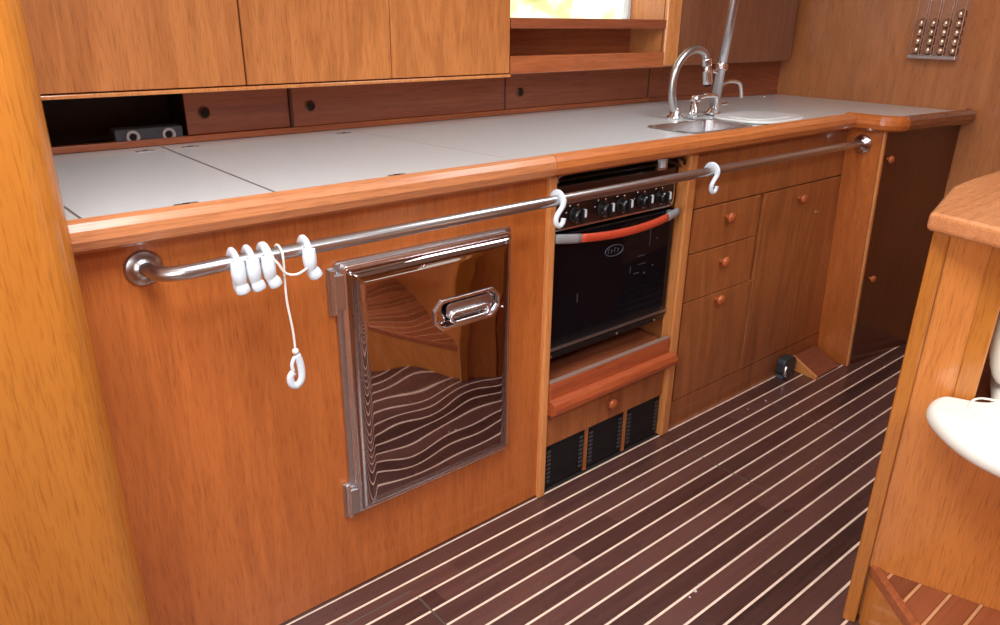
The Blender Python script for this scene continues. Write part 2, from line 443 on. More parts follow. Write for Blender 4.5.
# nosing profile
prof = [(0, .244), (.024, .247), (.036, .256), (.038, .270), (.032, .284), (.014, .290), (0, .290)]
bm = sweep(prof, [(1.168, 0, 0, -1), (1.664, 0, 0, -1)]); part('shelf_nosing', bm, W['red'], t, smooth=False, bevel=.002)
pnl = part('lower_panel', box(1.1685, 1.6555, .002, .02, .142, .244), W['drawer'], t, bevel=.001)
part('knob', lathe(knob_prof(.95), (1.413, .002, .199), (0, -1, 0)), W['knob'], pnl, smooth=True)
part('grille_frame', box(1.1685, 1.6555, .016, .03, .004, .142), HOLE, t)
for x0, x1 in ((1.178, 1.327), (1.340, 1.488), (1.501, 1.651)):
    g = part('grille', box(x0, x1, .006, .0158, .012, .138), VENT, t, bevel=.001)
    for xs in ((x0+.006, x0+.020), (x1-.020, x1-.006)):
        part('louvre_strip', box(xs[0], xs[1], .0035, .006, .02, .130), RIB, g)
for x0, x1 in ((1.327, 1.340), (1.488, 1.501)):
    part('divider_strip', box(x0+.001, x1-.001, .003, .016, .006, .1415), W['drawer'], t)
part('bottom_rail', box(1.1685, 1.6555, .0, .015, 0, .0038), HOLE, t)

# --- refrigerator door
t = thing('refrigerator', 'mirror-polished steel refrigerator door with wavy reflections set in the teak front', 'refrigerator', (.815, 0, .203))
o1 = rrect(.600, 1.032, .203, .769, .010); i1 = rrect(.626, 1.010, .226, .748, .012)
part('door_frame', ring_y(o1, i1, -.010, .0), BRUSHED, t, bevel=.003)
o2 = rrect(.608, 1.026, .210, .762, .012); i2 = rrect(.622, 1.014, .222, .751, .012)
part('gasket_bead', ring_y(o2, i2, -.019, -.0101), CHROME, t, bevel=.003)
bm = B(); NX, NZ = 150, 190; X0, X1, Z0, Z1 = .617, 1.019, .217, .756; grid = []
rnd = random.Random(3); ph = [rnd.random()*6 for _ in range(8)]
def octdist(x, z):      # signed distance into the octagonal latch recess
    cx, cz, hx, hz, c = .888, .619, .084, .030, .018
    dx, dz = abs(x-cx)-hx, abs(z-cz)-hz
    return max(dx, dz, (dx+dz+c)*.7071)
def pil(x, z):
    d = min(x-X0, X1-x, z-Z0, Z1-z); r = .030
    h = .038 if d >= r else .014+.024*sqrt(max(0, 1-(1-d/r)**2))
    h += .0009*sin(x*15+ph[0]+z*5)*cos(z*13+ph[1])+.00025*sin(x*33+z*11+ph[2])*sin(z*29+ph[3])
    s = octdist(x, z)
    if s < 0: h -= .013*min(1, -s/.007)
    return -h
for j in range(NZ+1):
    z = Z0+(Z1-Z0)*j/NZ
    grid.append([bm.verts.new((X0+(X1-X0)*i/NX, pil(X0+(X1-X0)*i/NX, z), z)) for i in range(NX+1)])
for j in range(NZ):
    for i in range(NX): bm.faces.new((grid[j][i], grid[j][i+1], grid[j+1][i+1], grid[j+1][i]))
# closed back
bk = [bm.verts.new((x, -.004, z)) for x, z in ((X0, Z0), (X1, Z0), (X1, Z1), (X0, Z1))]
bm.faces.new(bk[::-1])
for a, edge in ((0, [grid[0][i] for i in range(NX+1)]), (1, [grid[j][NX] for j in range(NZ+1)]), (2, [grid[NZ][NX-i] for i in range(NX+1)]), (3, [grid[NZ-j][0] for j in range(NZ+1)])):
    bm.faces.new([bk[(a+1) % 4], bk[a]][::-1]+edge[::-1])
door = part('door', bm, MIRROR, t, smooth=True)
def octo(hx, hz, c, cx=.888, cz=.619):
    return [(cx+hx, cz-hz+c), (cx+hx, cz+hz-c), (cx+hx-c, cz+hz), (cx-hx+c, cz+hz), (cx-hx, cz+hz-c), (cx-hx, cz-hz+c), (cx-hx+c, cz-hz), (cx+hx-c, cz-hz)]
part('latch_frame', ring_y(octo(.088, .034, .020), octo(.081, .027, .017), -.0425, -.036), CHROME, door, bevel=.0012)
pad = [(x, -.040, z) for x, z in rrect(.845, .945, .596, .618, .0105)]
part('handle', tube(pad, .0042, n=8, closed=True), CHROME, door, smooth=True, label='chrome pull loop in the latch recess')
part('paddle', prism_y(rrect(.835, .955, .605, .640, .012), -.037, -.033), BRUSHED, door, bevel=.002)
part('lock', lathe([(.003, 0), (.003, .003), (.001, .004)], (.985, -.037, .60), (0, -1, 0), 12), CHROME, door, smooth=True)
part('lock', lathe([(.003, 0), (.003, .003), (.001, .004)], (.78, -.037, .735), (0, -1, 0), 12), CHROME, door, smooth=True)
for z0, z1 in ((.665, .760), (.203, .285)):
    h = part('hinge', box(.586, .606, -.006, .0, z0, z1), BRUSHED, t, bevel=.002)
    bm = tube([(.595, -.012, z0+.004), (.595, -.012, z1-.004)], .006, n=14)
    part('hinge_pin', bm, CHROME, h)
    part('hinge_leaf', box(.595, .614, -.020, -.0105, z0+.012, z1-.012), BRUSHED, h, bevel=.002)

# --- oven
t = thing('oven', 'black stainless gimballed cooker with knobs and dark glass oven door under the worktop', 'oven', (1.415, .25, .385))
OY = .024       # the cooker front stands back from the cabinet face
part('body', box(1.175, 1.647, OY+.03, .50, .385, .835), BLACK, t, bevel=.004)
DKST = plain('dark_brushed_steel', s2l(100, 84, 80), rough=.3, metal=.9, bscale=120)
fp = part('control_panel', prism_y(rrect(1.171, 1.634, .724, .800, .012), OY-.006, OY+.0295), DKST, t, bevel=.003)
part('panel_trim', ring_y(rrect(1.171, 1.634, .724, .800, .014), rrect(1.176, 1.629, .729, .795, .011), OY-.010, OY-.0062), CHROME, fp, bevel=.001)
part('top_rim', box(1.172, 1.648, OY, OY+.0295, .801, .829), DKST, t, bevel=.004)
for x in (1.253, 1.351, 1.420, 1.499, 1.572):
    kb = part('knob', lathe([(.020, 0), (.020, .004), (.0165, .006), (.015, .020), (.012, .024), (0, .0245)], (x, OY-.008, .758), (0, -1, 0), 22), BLACK, fp, smooth=False, bevel=.001)
    part('grip', box(x-.0035, x+.0035, OY-.040, OY-.0325, .741, .775), BLACK, kb, bevel=.0015)
    part('highlight_chip', box(x+.003, x+.0085, OY-.0415, OY-.034, .756, .775), WHITEP, kb)  # white chip standing in for the highlight on the knob
    for a_ in (10, 55, 120, 165, 300):
        v = (x+.025*cos(radians(a_)), OY-.0065, .758+.025*sin(radians(a_)))
        part('dial_mark', lathe([(.0032, 0), (.0026, .0008), (0, .001)], v, (0, -1, 0), 8), CHROME, fp)
dr = part('door', prism_y(rrect(1.171, 1.649, .400, .714, .006), OY-.008, OY+.028), BLACK, t, bevel=.003)
part('glass', box(1.180, 1.641, OY-.0105, OY-.0081, .432, .710), GLASS, dr, bevel=.001)
part('bottom_trim', box(1.173, 1.648, OY-.0125, OY-.0082, .412, .419), BRUSHED, dr, bevel=.001)
part('lower_fascia', box(1.173, 1.648, OY-.002, OY+.028, .385, .399), BLACK, t, bevel=.002)
for x in (1.20, 1.45, 1.61): part('screw', lathe([(.004, 0), (.003, .002), (0, .0025)], (x, OY-.002, .391), (0, -1, 0), 10), BRUSHED, t)
# bowed handle
HC, HW = 1.408, .222
def bow(x): u = (x-HC)/HW; return -.004-.022*(1-u*u)
def bowz(x): u = (x-HC)/HW; return .712-.013*(1-u*u)
def hbar(xa, xb, r, n=12):
    return tube([(xa+(xb-xa)*k/n, bow(xa+(xb-xa)*k/n), bowz(xa+(xb-xa)*k/n)) for k in range(n+1)], r, n=14, flat=(1.25, .8))
part('handle', hbar(1.173, 1.246, .0095, 5), GREYP, dr, smooth=True, label='grey end of the door handle')
part('handle', hbar(1.247, 1.576, .0088, 20), RED, dr, smooth=True, label='orange-red sleeve of the door handle')
part('handle', hbar(1.577, 1.630, .0095, 5), GREYP, dr, smooth=True, label='grey end of the door handle')
for x in (1.20, 1.615): part('handle_bracket', box(x-.008, x+.008, -.002, OY-.0083, .704, .716), GREYP, dr, bevel=.002)
LOGO = plain('pale_grey_marking', s2l(78, 80, 92), rough=.4)
part('emblem', tube([(1.404+.034*cos(a*pi/14), OY-.0108, .640+.0145*sin(a*pi/14)) for a in range(28)], .0013, n=6, closed=True), LOGO, dr)
for k, x in enumerate((1.384, 1.396, 1.408, 1.420)):
    bm = B(); zz = .6335
    prism_y([(x-.0035, zz), (x-.0013, zz), (x-.0013, zz+.011-k % 2*.004), (x+.0035, zz+.011-k % 2*.004), (x+.0035, zz+.0135-k % 2*.004), (x-.0035, zz+.0135-k % 2*.004)], OY-.0113, OY-.0104, bm)
    part('emblem_letter', bm, LOGO, dr)
for x, z, w, h in ((1.545, .652, .002, .05), (1.50, .605, .03, .0018), (1.572, .643, .006, .003), (1.505, .581, .03, .0015), (1.49, .558, .02, .002), (1.53, .553, .006, .004), (1.565, .568, .004, .004), (1.275, .538, .002, .022), (1.473, .573, .002, .018)):
    part('glass_mark', box(x, x+w, OY-.0112, OY-.0104, z-h/2, z+h/2), LOGO, dr)  # faint pale marks on the oven glass
# hob
hb = part('hob', box(1.188, 1.646, .034, .49, .8352, .842), BLACK, t, bevel=.002)
for cx, cy in ((1.30, .14), (1.53, .14), (1.30, .36), (1.53, .36)):
    bn = part('burner', lathe([(.045, 0), (.045, .006), (.036, .008), (.036, .016), (.022, .020), (0, .020)], (cx, cy, .842), (0, 0, 1), 24), BLACK, hb)
    bm = B()
    for a in range(4):
        dx, dy = cos(a*pi/2+pi/4), sin(a*pi/2+pi/4)
        tube([(cx+dx*.03, cy+dy*.03, .866), (cx+dx*.085, cy+dy*.085, .866), (cx+dx*.09, cy+dy*.09, .843)], .003, bm, n=6)
    part('pan_support', bm, BLACK, hb)
bm = tube(smooth_path([(1.19, .012, .842), (1.19, .008, .858), (1.26, .008, .862), (1.5, .008, .862), (1.57, .008, .862), (1.575, .02, .85)], 4), .0035, n=8)
part('fiddle_rail', bm, BRUSHED, hb, smooth=True)
part('cap', box(1.545, 1.563, -.004, .012, .838, .866), WHITEP, hb, bevel=.003, label='white end cap')
part('clamp', ring_y(rrect(1.535, 1.573, .832, .867, .006), rrect(1.541, 1.567, .836, .8665, .003), .0, .008), CHROME, hb, bevel=.001)
bm = tube(smooth_path([(1.575, .01, .855), (1.61, .004, .862), (1.64, .0, .850), (1.648, .002, .838)], 5), .004, n=8)
tube(smooth_path([(1.575, .02, .845), (1.60, .01, .848), (1.64, .01, .832)], 5), .004, bm, n=8)
part('pan_clamp', bm, BLACK, hb, smooth=True)

# --- drawer cabinet right of the oven
t = thing('drawer_cabinet', 'teak galley cabinet with three small drawer fronts and a tall door, right of the oven', 'cabinet', (2.1, .3, 0))
part('carcass', box(1.702, 2.61, .012, .035, 0, .862), W['drawer'], t)
part('top_fascia', box(1.703, 2.60, 0, .0115, .706, .866), W['drawer'], t, bevel=.0015)
def front(name, x0, x1, z0, z1, kx=None, kz=None):
    d = part(name, box(x0, x1, 0, .0115, z0, z1), W['drawer'], t, bevel=.0018)
    if kx: part('knob', lathe(knob_prof(), (kx, 0, kz), (0, -1, 0)), W['knob'], d, smooth=True)
    return d
front('drawer', 1.712, 2.048, .573, .702, 1.874, .660); front('drawer', 1.712, 2.048, .424, .570, 1.875, .524)
front('locker_door', 1.712, 2.070, .100, .421, 1.875, .402)
d = front('cabinet_door', 2.074, 2.61, .100, .702, 2.278, .660)
part('push_button', lathe([(.006, 0), (.006, .002), (.004, .003), (0, .003)], (2.41, 0, .594), (0, -1, 0), 14), CHROME, d)
part('kick_board', box(1.703, 2.62, .001, .0115, .0, .0975), W['drawer'], t)
# --- end cabinet
t = thing('end_cabinet', 'tall cabinet end at far end of galley, pale narrow side and wide front with shade painted in', 'cabinet', (2.8, .1, 0))
hx = [(2.60, -.118, 0), (2.62, -.118, 0), (2.62, -.0006, 0), (2.60, -.0006, 0), (2.525, -.118, .8675), (2.55, -.118, .8675), (2.55, -.0006, .8675), (2.525, -.0006, .8675)]
part('side_panel', hexa(B(), hx), W['panel'], t, bevel=.001)
bm = B(); hexa(bm, [(2.598, -.128, 0), (2.616, -.128, 0), (2.616, -.1185, 0), (2.598, -.1185, 0), (2.523, -.128, .8675), (2.541, -.128, .8675), (2.541, -.1185, .8675), (2.523, -.1185, .8675)])
part('edge_trim', bm, W['stile'], t, bevel=.004)
bm = B(); hexa(bm, [(2.6165, -.124, 0), (3.018, -.172, 0), (3.018, -.15, 0), (2.6205, -.10, 0), (2.5415, -.124, .8675), (3.018, -.172, .8675), (3.018, -.15, .8675), (2.5505, -.10, .8675)])  # front is in shadow; that shade is put into its wood colour
fr = part('front_door', bm, W['dark'], t, label='teak front with shade painted into its colour, two small knobs')
for x, z in ((2.572, .775), (2.628, .345)):
    part('knob', lathe(knob_prof(.8), (x, -.128, z), (-.12, -1, 0)), W['knob'], fr, smooth=True)
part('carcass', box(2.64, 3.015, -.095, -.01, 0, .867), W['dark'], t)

# --- worktop
YB = .662
t = thing('worktop', 'long white laminate worktop with teak edge running the length of the galley', 'worktop', (1.6, .3, .868))
SX0, SX1, SY0, SY1 = 1.735, 2.02, .045, .205
def worktop_mesh():
    bm = B(); z0, z1 = .868, .905
    box(.172, SX0, 0.0, YB, z0, z1, bm)
    box(SX0, SX1, 0.0, SY0, z0, z1, bm); box(SX0, SX1, SY1, YB, z0, z1, bm)
    box(SX1, 2.30, 0.0, YB, z0, z1, bm)
    prism([(2.30, 0), (2.53, 0), (2.53, -.12), (2.58, -.16), (3.018, -.19), (3.018, .575), (2.30, YB)], z0, z1, bm)
    return bm
part('top', worktop_mesh(), COUNTER, t)
bm = B()
for (a, b_) in (((.206, .160), (.212, 0.0)), ((.509, YB-.02), (.520, .0)), ((1.003, .62), (1.078, 0.0)), ((.172, .165), (.206, .165))):
    a, b_ = Vector(a), Vector(b_); d = (b_-a).normalized(); n_ = Vector((-d.y, d.x))*.0022
    part('lid_seam', prism([tuple(a+n_), tuple(a-n_), tuple(b_-n_), tuple(b_+n_)], .9045, .9054), SEAM if a.x < .6 else SEAM2, t)
# flush lifting rings
for x, y in ((.461, .60), (.561, .60), (.957, .59), (.771, .035), (.366, .033)):
    l = part('lift_ring', prism(rrect(x-.020, x+.020, y-.006, y+.006, .0055), .9052, .9068), BRUSHED, t)
    part('ring_recess', prism(rrect(x-.007, x+.007, y-.004, y+.004, .0035), .9069, .9074), HOLE, l)
part('stud', lathe([(.006, 0), (.006, .004), (.003, .007), (0, .0075)], (2.50, .0, .905), (0, 0, 1), 14), CHROME, t, smooth=True)
part('stud', lathe([(.006, 0), (.006, .004), (.003, .007), (0, .0075)], (2.86, .53, .905), (0, 0, 1), 14), CHROME, t, smooth=True)
# teak edging
EP = [(0, .869), (.030, .869), (.041, .876), (.046, .890), (.044, .905), (.036, .915), (.024, .919), (.014, .917), (.010, .9056), (0, .9056)]
EP = [(o-.0, z) for o, z in EP]
def edge(x0, x1, m, dy0=0., dy1=0.):
    n = 10; return part('edging', sweep(EP, [(x0+(x1-x0)*k/n, dy0+(dy1-dy0)*k/n, 0, -1) for k in range(n+1)]), m, t, smooth=False, bevel=.0)
edge(.172, 1.1295, W['rail_pink']); edge(1.131, 1.6445, W['rail']); edge(1.646, 2.485, W['rail'])
path = []
for k in range(9):       # small concave corner is square, then convex corner towards the cabinet end
    pass
pts = [(2.487, .0), (2.487, -.095)]
st = [(2.530, .0, -1, 0), (2.530, -.03, -1, 0), (2.530, -.085, -1, 0)]
part('edging', sweep(EP, [(2.530, .0, -1, 0), (2.530, -.105, -1, 0)]), W['rail_y'], t)
cr_ = []
cx_, cy_ = 2.565, -.105
for k in range(9):
    a = radians(180+84*k/8); cr_.append((cx_+.035*cos(a), cy_+.035*sin(a), cos(a), sin(a)))
part('edging', sweep(EP, cr_), W['rail_y'], t)
x_, y_ = cr_[-1][:2]; nx, ny = cos(radians(264)), sin(radians(264))
part('edging', sweep(EP, [(x_, y_, nx, ny), (2.975, y_-(2.975-x_)*.105, nx, ny)]), W['rail_dark'], t, label='darker teak edge of the far corner')
# rounded nose
nz = []
ex, ey = 2.975, y_-(2.975-x_)*.105
for k in range(6):
    a = radians(264+80*k/5); nz.append((ex, ey, cos(a), sin(a)))
part('edging_nose', sweep([(o*.42 if False else min(o, .018+o*.0), z) for o, z in EP], nz[:2]+nz[2:]), W['rail_dark'], t)

# --- sink
t = thing('sink', 'stainless steel sink bowl sunk in the worktop near the taps', 'sink', (1.88, .125, .76))
bm = B(); A = rrect(SX0, SX1, SY0, SY1, .03); Bt = rrect(SX0+.02, SX1-.02, SY0+.02, SY1-.02, .03)
n = len(A); v1 = [bm.verts.new((x, y, .9065)) for x, y in rrect(SX0-.012, SX1+.012, SY0-.010, SY1+.012, .035)]
v2 = [bm.verts.new((x, y, .9065)) for x, y in A]; v3 = [bm.verts.new((x, y, .78)) for x, y in Bt]; 
for P_, Q_ in ((v1, v2), (v2, v3)):
    for i in range(n): bm.faces.new((P_[i], P_[(i+1) % n], Q_[(i+1) % n], Q_[i]))
bm.faces.new(v3)
bowl = part('bowl', bm, BRUSHED, t, smooth=False)
bowl.modifiers.new('thick', 'SOLIDIFY').thickness = -.0012
part('drain', lathe([(.03, 0), (.03, .002), (.02, .003), (0, .003)], (1.88, .125, .781)), CHROME, bowl)
# --- sink lid (white, slightly tilted)
t = thing('sink_cover', 'white rounded cover lying over the right half of the sink', 'cover', (2.2, .14, .9072))
bm = prism(rrect(2.035, 2.33, .022, .235, .085, 8), .9072, .9150)
part('board', bm, plain('white_cover', s2l(232, 230, 226), rough=.25, coat=.3, var=.01), t, bevel=.004)
part('raised_centre', prism(rrect(2.07, 2.29, .055, .20, .06, 8), .9151, .9175), bpy.data.materials['white_cover'], t, bevel=.002)

# --- faucet
def P3(l, y=.29): return [(x, y, z) for x, z in l]
t = thing('kitchen_faucet', 'chrome galley faucet with tall arched hose spout and pull-down spray head', 'faucet', (1.99, .29, .906))
part('base', lathe([(.026, 0), (.026, .006), (.018, .010), (.016, .03), (.013, .034)], (1.965, .29, .9055)), CHROME, t, smooth=True)
arch = smooth_path(P3([(1.962, .925), (1.943, .968), (1.938, 1.022), (1.955, 1.068), (1.998, 1.102), (2.043, 1.110), (2.082, 1.100), (2.100, 1.078)]), 6)
part('hose_spout', tube(arch, .0125, n=14), BRUSHED, t, smooth=True)
part('collar', tube(P3([(2.097, 1.083), (2.104, 1.062)]), .016, n=16), CHROME, t, bevel=.002)
sp_ = part('spray_head', tube(P3([(2.104, 1.062), (2.108, 1.045), (2.118, 1.005)]), [.012, .0155, .0165], n=16), CHROME, t, bevel=.002)
part('spray_tip', tube(P3([(2.118, 1.005), (2.120, .997)]), .012, n=14), BLACK, sp_)
part('lever_button', tube([(2.124, .28, 1.045), (2.142, .275, 1.040)], .006, n=10), CHROME, sp_)
part('button', tube([(2.096, .278, 1.045), (2.088, .270, 1.045)], .006, n=10), CHROME, sp_)
t = thing('mixer_tap', 'low chrome mixer tap with straight swivel spout beside the arched faucet', 'tap', (1.995, .25, .906))
part('body', tube([(2.0, .25, .906), (2.004, .25, .93), (2.010, .25, .962)], [.015, .012, .014], n=16), CHROME, t, smooth=True)
part('cap', lathe([(.017, 0), (.018, .008), (.014, .016), (.006, .020), (0, .021)], (2.008, .25, .958)), CHROME, t, smooth=True)
part('lever', tube(smooth_path([(2.008, .248, .968), (1.985, .235, .955), (1.972, .215, .925)], 4), [.006]*8+[.008], n=10), CHROME, t, smooth=True)
part('spout', tube(smooth_path([(2.012, .25, .968), (2.06, .25, .972), (2.11, .25, .970), (2.122, .25, .955), (2.122, .25, .918)], 5), .0075, n=12), CHROME, t, smooth=True)
part('nozzle', tube([(2.122, .25, .93), (2.122, .25, .916)], .010, n=12), CHROME, t)
t = thing('drinking_water_tap', 'slim chrome swan-neck water tap right of the steel pole', 'tap', (2.18, .29, .906))
part('base', lathe([(.016, 0), (.016, .005), (.009, .010), (.008, .03)], (2.182, .29, .9055)), CHROME, t, smooth=True)
part('spout', tube(smooth_path(P3([(2.182, .93), (2.190, .965), (2.198, .995), (2.225, 1.006), (2.268, 1.006), (2.300, .998), (2.314, .978), (2.322, .950)]), 5), .0062, n=12), CHROME, t, smooth=True)
part('lever', tube([(2.20, .285, .935), (2.225, .28, .937)], .005, n=8), CHROME, t)
# --- pole
t = thing('grab_pole', 'slanting brushed steel grab pole rising from the worktop beside the faucet', 'pole', (2.150, .28, .905))
d = Vector((.048, .0, .354)); top_z = CEIL-.002
pb = Vector((2.150, .28, .907)); pt = pb+d*((top_z-.907)/.354)
part('tube', tube([pb, pt], .0145, n=20), BRUSHED, t, smooth=True)
part('foot_flange', lathe([(.03, 0), (.03, .004), (.018, .010), (.0165, .02)], pb-Vector((0, 0, .0015)), d, 20), CHROME, t, smooth=True)
part('clamp', lathe([(.019, -.01), (.019, .01)], pb+d*.42, d, 18), CHROME, t, bevel=.002)

# --- grab rail along the galley
RZ, RY = .834, -.09
t = thing('grab_rail', 'long polished steel handrail along the front of the galley', 'handrail', (.28, 0, .82))
pp = smooth_path([(.277, -.004, .823), (.281, -.03, .824), (.292, -.062, .826), (.325, -.084, .830), (.375, -.09, .8335)], 6)+[Vector((.5, RY, RZ)), Vector((1.1, RY, RZ)), Vector((1.7, RY, RZ)), Vector((2.3, RY+.002, RZ-.001)), Vector((2.42, RY+.014, .829)), Vector((2.528, RY+.032, .8195))]
part('tube', tube(pp, .0117, n=20), RAILM, t, smooth=True)
part('flange', lathe([(.029, 0), (.029, .003), (.026, .006), (.018, .009), (.0165, .014)], (.277, 0, .823), (0, -1, 0), 28), RAILM, t, smooth=True)
part('flange', lathe([(.032, 0), (.032, .004), (.028, .008), (.018, .011), (.0165, .018)], (2.5293, RY+.032, .8195), (-1, 0, -.086), 28), CHROME, t, smooth=True)

# --- hooks on the rail
def hang_hook(loc_x, label, group=None, twist=0.):
    """double-ended plastic hook seen along its flat side: a collar over the tube and a rounded foot"""
    t = thing('plastic_hook', label, 'hook', (loc_x, RY, RZ), group)
    R = .0165
    ring = [(loc_x, RY+R*cos(radians(a)), RZ-.001+R*sin(radians(a))) for a in range(-30, 241, 18)]
    bmx = tube(ring, .0048, n=10, flat=(1.0, 1.75))
    part('collar', bmx, WHITEP, t, smooth=True)
    x0 = loc_x
    leg = smooth_path([(x0, RY-R, RZ+.004), (x0-.001, RY-R-.002, RZ-.015), (x0+.001, RY-R-.001, RZ-.030), (x0+twist*.6, RY-R-.001, RZ-.038), (x0+twist, RY-R, RZ-.046)], 5)
    rr = [.0088+.003*abs(sin(i/len(leg)*pi*1.6+.5)) for i in range(len(leg))]
    part('leg', tube(leg, rr, n=12, flat=(1, .9)), WHITEP, t, smooth=True)
    foot = smooth_path([(x0+twist, RY-R+.001, RZ-.043), (x0+twist, RY-.008, RZ-.048), (x0+twist, RY+.004, RZ-.045), (x0+twist, RY+.007, RZ-.033)], 4)
    part('hook_tip', tube(foot, .0075, n=10), WHITEP, t, smooth=True)
    return t
hang_hook(.388, 'white plastic hook on the handrail, leftmost of the cluster of three', 'hooks clustered at left of the rail', .004)
hang_hook(.412, 'white plastic hook on the handrail, middle of the cluster of three', 'hooks clustered at left of the rail', .006)
hang_hook(.437, 'white plastic hook on the handrail, right one of three with cord around', 'hooks clustered at left of the rail', .009)
hang_hook(.508, 'white plastic hook on the handrail just above the refrigerator hinge, looped by the cord', 'hooks clustered at left of the rail', .010)
def s_hook(x, label):
    t = thing('plastic_hook', label, 'hook', (x, RY, RZ), 'S-shaped hooks beside the oven')
    R = .0160
    ring = [(x, RY+R*cos(radians(a)), RZ-.001+R*sin(radians(a))) for a in range(-30, 215, 16)]
    part('collar', tube(ring, .0042, n=10, flat=(1, 2.2)), WHITEP, t, smooth=True)
    y = RY-R-.001
    s = smooth_path([(x+.002, y, RZ+.006), (x-.002, y, RZ-.010), (x-.011, y, RZ-.020), (x-.019, y, RZ-.032), (x-.018, y, RZ-.045), (x-.009, y, RZ-.051), (x+.000, y, RZ-.046), (x+.003, y, RZ-.036)], 5)
    part('s_curve', tube(s, .0058, n=12), WHITEP, t, smooth=True)
    return t
s_hook(1.092, 'white S-shaped plastic hook on the handrail at the left oven post')
s_hook(1.642, 'white S-shaped plastic hook on the handrail at the right oven post')

# --- cord
t = thing('cord', 'thin white cord looped round the hooks with a clip hanging on its end', 'cord', (.465, RY-.02, .834))
y = RY-.022
bm = tube(smooth_path([(.437, y, .842), (.450, y-.002, .825), (.462, y, .806), (.480, y, .800), (.498, y, .806), (.508, y, .814)], 6), .0022, n=8)
tube([(.4375+.0004*k_, RY+.0225*cos(radians(-30+k_*20)), RZ-.001+.0225*sin(radians(-30+k_*20))) for k_ in range(12)], .0024, bm, n=8)
part('loop', bm, ROPE, t, smooth=True)
bm = tube(smooth_path([(.4615, RY+.013, .838), (.462, RY+.004, .8475), (.4625, RY-.008, .8455), (.4630, RY-.0150, .834), (.4632, RY-.0148, .815), (.4625, RY-.014, .76), (.468, RY-.014, .70), (.4685, RY-.015, .664)], 6), .0021, n=8)
part('hanging_line', bm, ROPE, t, smooth=True)
y = RY-.015
kx, kz = .467, .655
part('knot', lathe([(0, -.006), (.005, -.003), (.006, 0), (.005, .004), (0, .007)], (.4685, y, .662), (0, 0, 1), 10), ROPE, t, smooth=True)
hk = smooth_path([(.470, y, .655), (.4745, y, .640), (.476, y, .622), (.474, y, .606), (.465, y, .598), (.456, y, .604), (.455, y, .617), (.461, y, .625)], 5)
ck = part('clip', tube(hk, .0058, n=10, flat=(1.15, .8)), WHITEP, t, smooth=True, label='white plastic snap hook')
part('clip_gate', tube(smooth_path([(.466, y, .652), (.460, y, .640), (.461, y, .626)], 4), .0036, n=8), WHITEP, ck, smooth=True)

# --- wedge and door stop on the sole
t = thing('wooden_wedge', 'brown wooden wedge on the floor against the pale cabinet end', 'wedge', (2.48, -.05, 0))
bm = B(); hexa(bm, [(2.410, -.110, .0), (2.565, -.110, .0), (2.585, -.003, .0), (2.425, -.003, .0), (2.410, -.110, .010), (2.558, -.110, .012), (2.578, -.003, .052), (2.425, -.003, .052)])
part('block', bm, W['wedge'], t, bevel=.002)
bm = B(); hexa(bm, [(2.398, -.112, .0), (2.4095, -.112, .0), (2.4245, -.003, .0), (2.413, -.003, .0), (2.398, -.112, .013), (2.4095, -.112, .013), (2.4245, -.003, .056), (2.413, -.003, .056)])
part('side_strip', bm, W['stile'], t, bevel=.0015, label='paler wood strip along the left side')
t = thing('door_holder', 'small dark grey catch with steel clip on the floor left of the wedge', 'catch', (2.345, -.02, 0))
part('body', prism_y(rrect(2.305, 2.385, .012, .075, .02), -.035, -.003), DKGREY, t, bevel=.004)
part('clip', tube(smooth_path([(2.312, -.040, .012), (2.308, -.040, .035), (2.316, -.037, .05)], 4), .006, n=8), CHROME, t, smooth=True)
part('foot', box(2.31, 2.38, -.033, -.005, 0, .012), SLATE, t, bevel=.002)
# drops of water on the sole
DROP = plain('clear_drop', s2l(200, 190, 190), rough=.05, coat=1)
for x, y, r, lab in ((1.19, -.485, .0045, 'largest of three shiny drops near the bottom of the photo on the dark striped floor'),
                     (1.165, -.489, .003, 'small shiny drop left of the largest drop near the bottom of the photo'),
                     (1.215, -.478, .003, 'small shiny drop right of the largest drop near the bottom of the photo'),
                     (2.12, -.085, .004, 'shiny drop on the dark floor just left of the dark grey catch'),
                     (2.02, -.080, .003, 'tiny shiny drop on the dark floor below the tall cabinet door')):
    top('water_drop', lathe([(r, 0), (r*.9, r*.25), (r*.5, r*.5), (0, r*.55)], (x, y, .0), (0, 0, 1), 12), DROP, lab, 'drop', 'drops on the floor', loc=(x, y, 0), smooth=True)


# ================================================================== splash lockers
t = thing('locker_row', 'low row of teak lockers with finger-hole doors behind the worktop', 'locker', (1.3, .70, .905))
part('bottom_rail', box(.172, 2.285, YB-.002, YB+.02, .9056, .921), W['niche'], t, bevel=.002)
bm = B(); hexa(bm, [(2.286, YB-.002, .9056), (3.018, .566, .9056), (3.018, .59, .9056), (2.286, YB+.02, .9056), (2.286, YB-.002, .921), (3.018, .566, .921), (3.018, .59, .921), (2.286, YB+.02, .921)])
part('bottom_rail', bm, W['strip'], t, bevel=.002)
DX = [(.583, .846), (.853, 1.572), (1.579, 2.275)]
for (x0, x1), hxx in zip(DX, (.627, .902, 1.637)):
    d = part('locker_door', box(x0, x1, YB+.002 if x0 > .6 else YB+.010, YB+.018, .9215, 1.035), W['strip'], t, bevel=.0015)
    part('finger_hole', lathe([(.0145, 0), (.0145, .002), (.011, .004), (.0095, .001)], (hxx, YB+.002 if x0 > .6 else YB+.010, .972), (0, -1, 0), 20), BRONZE, d)
    part('hole', lathe([(.0095, 0), (.0095, .0016), (0, .0016)], (hxx, YB+.002 if x0 > .6 else YB+.010, .972), (0, -1, 0), 18), HOLE, d)
for x in (.8495, 1.5755, 2.279): part('divider', box(x-.003, x+.003, YB+.003, YB+.02, .9212, 1.035), W['dark'], t)
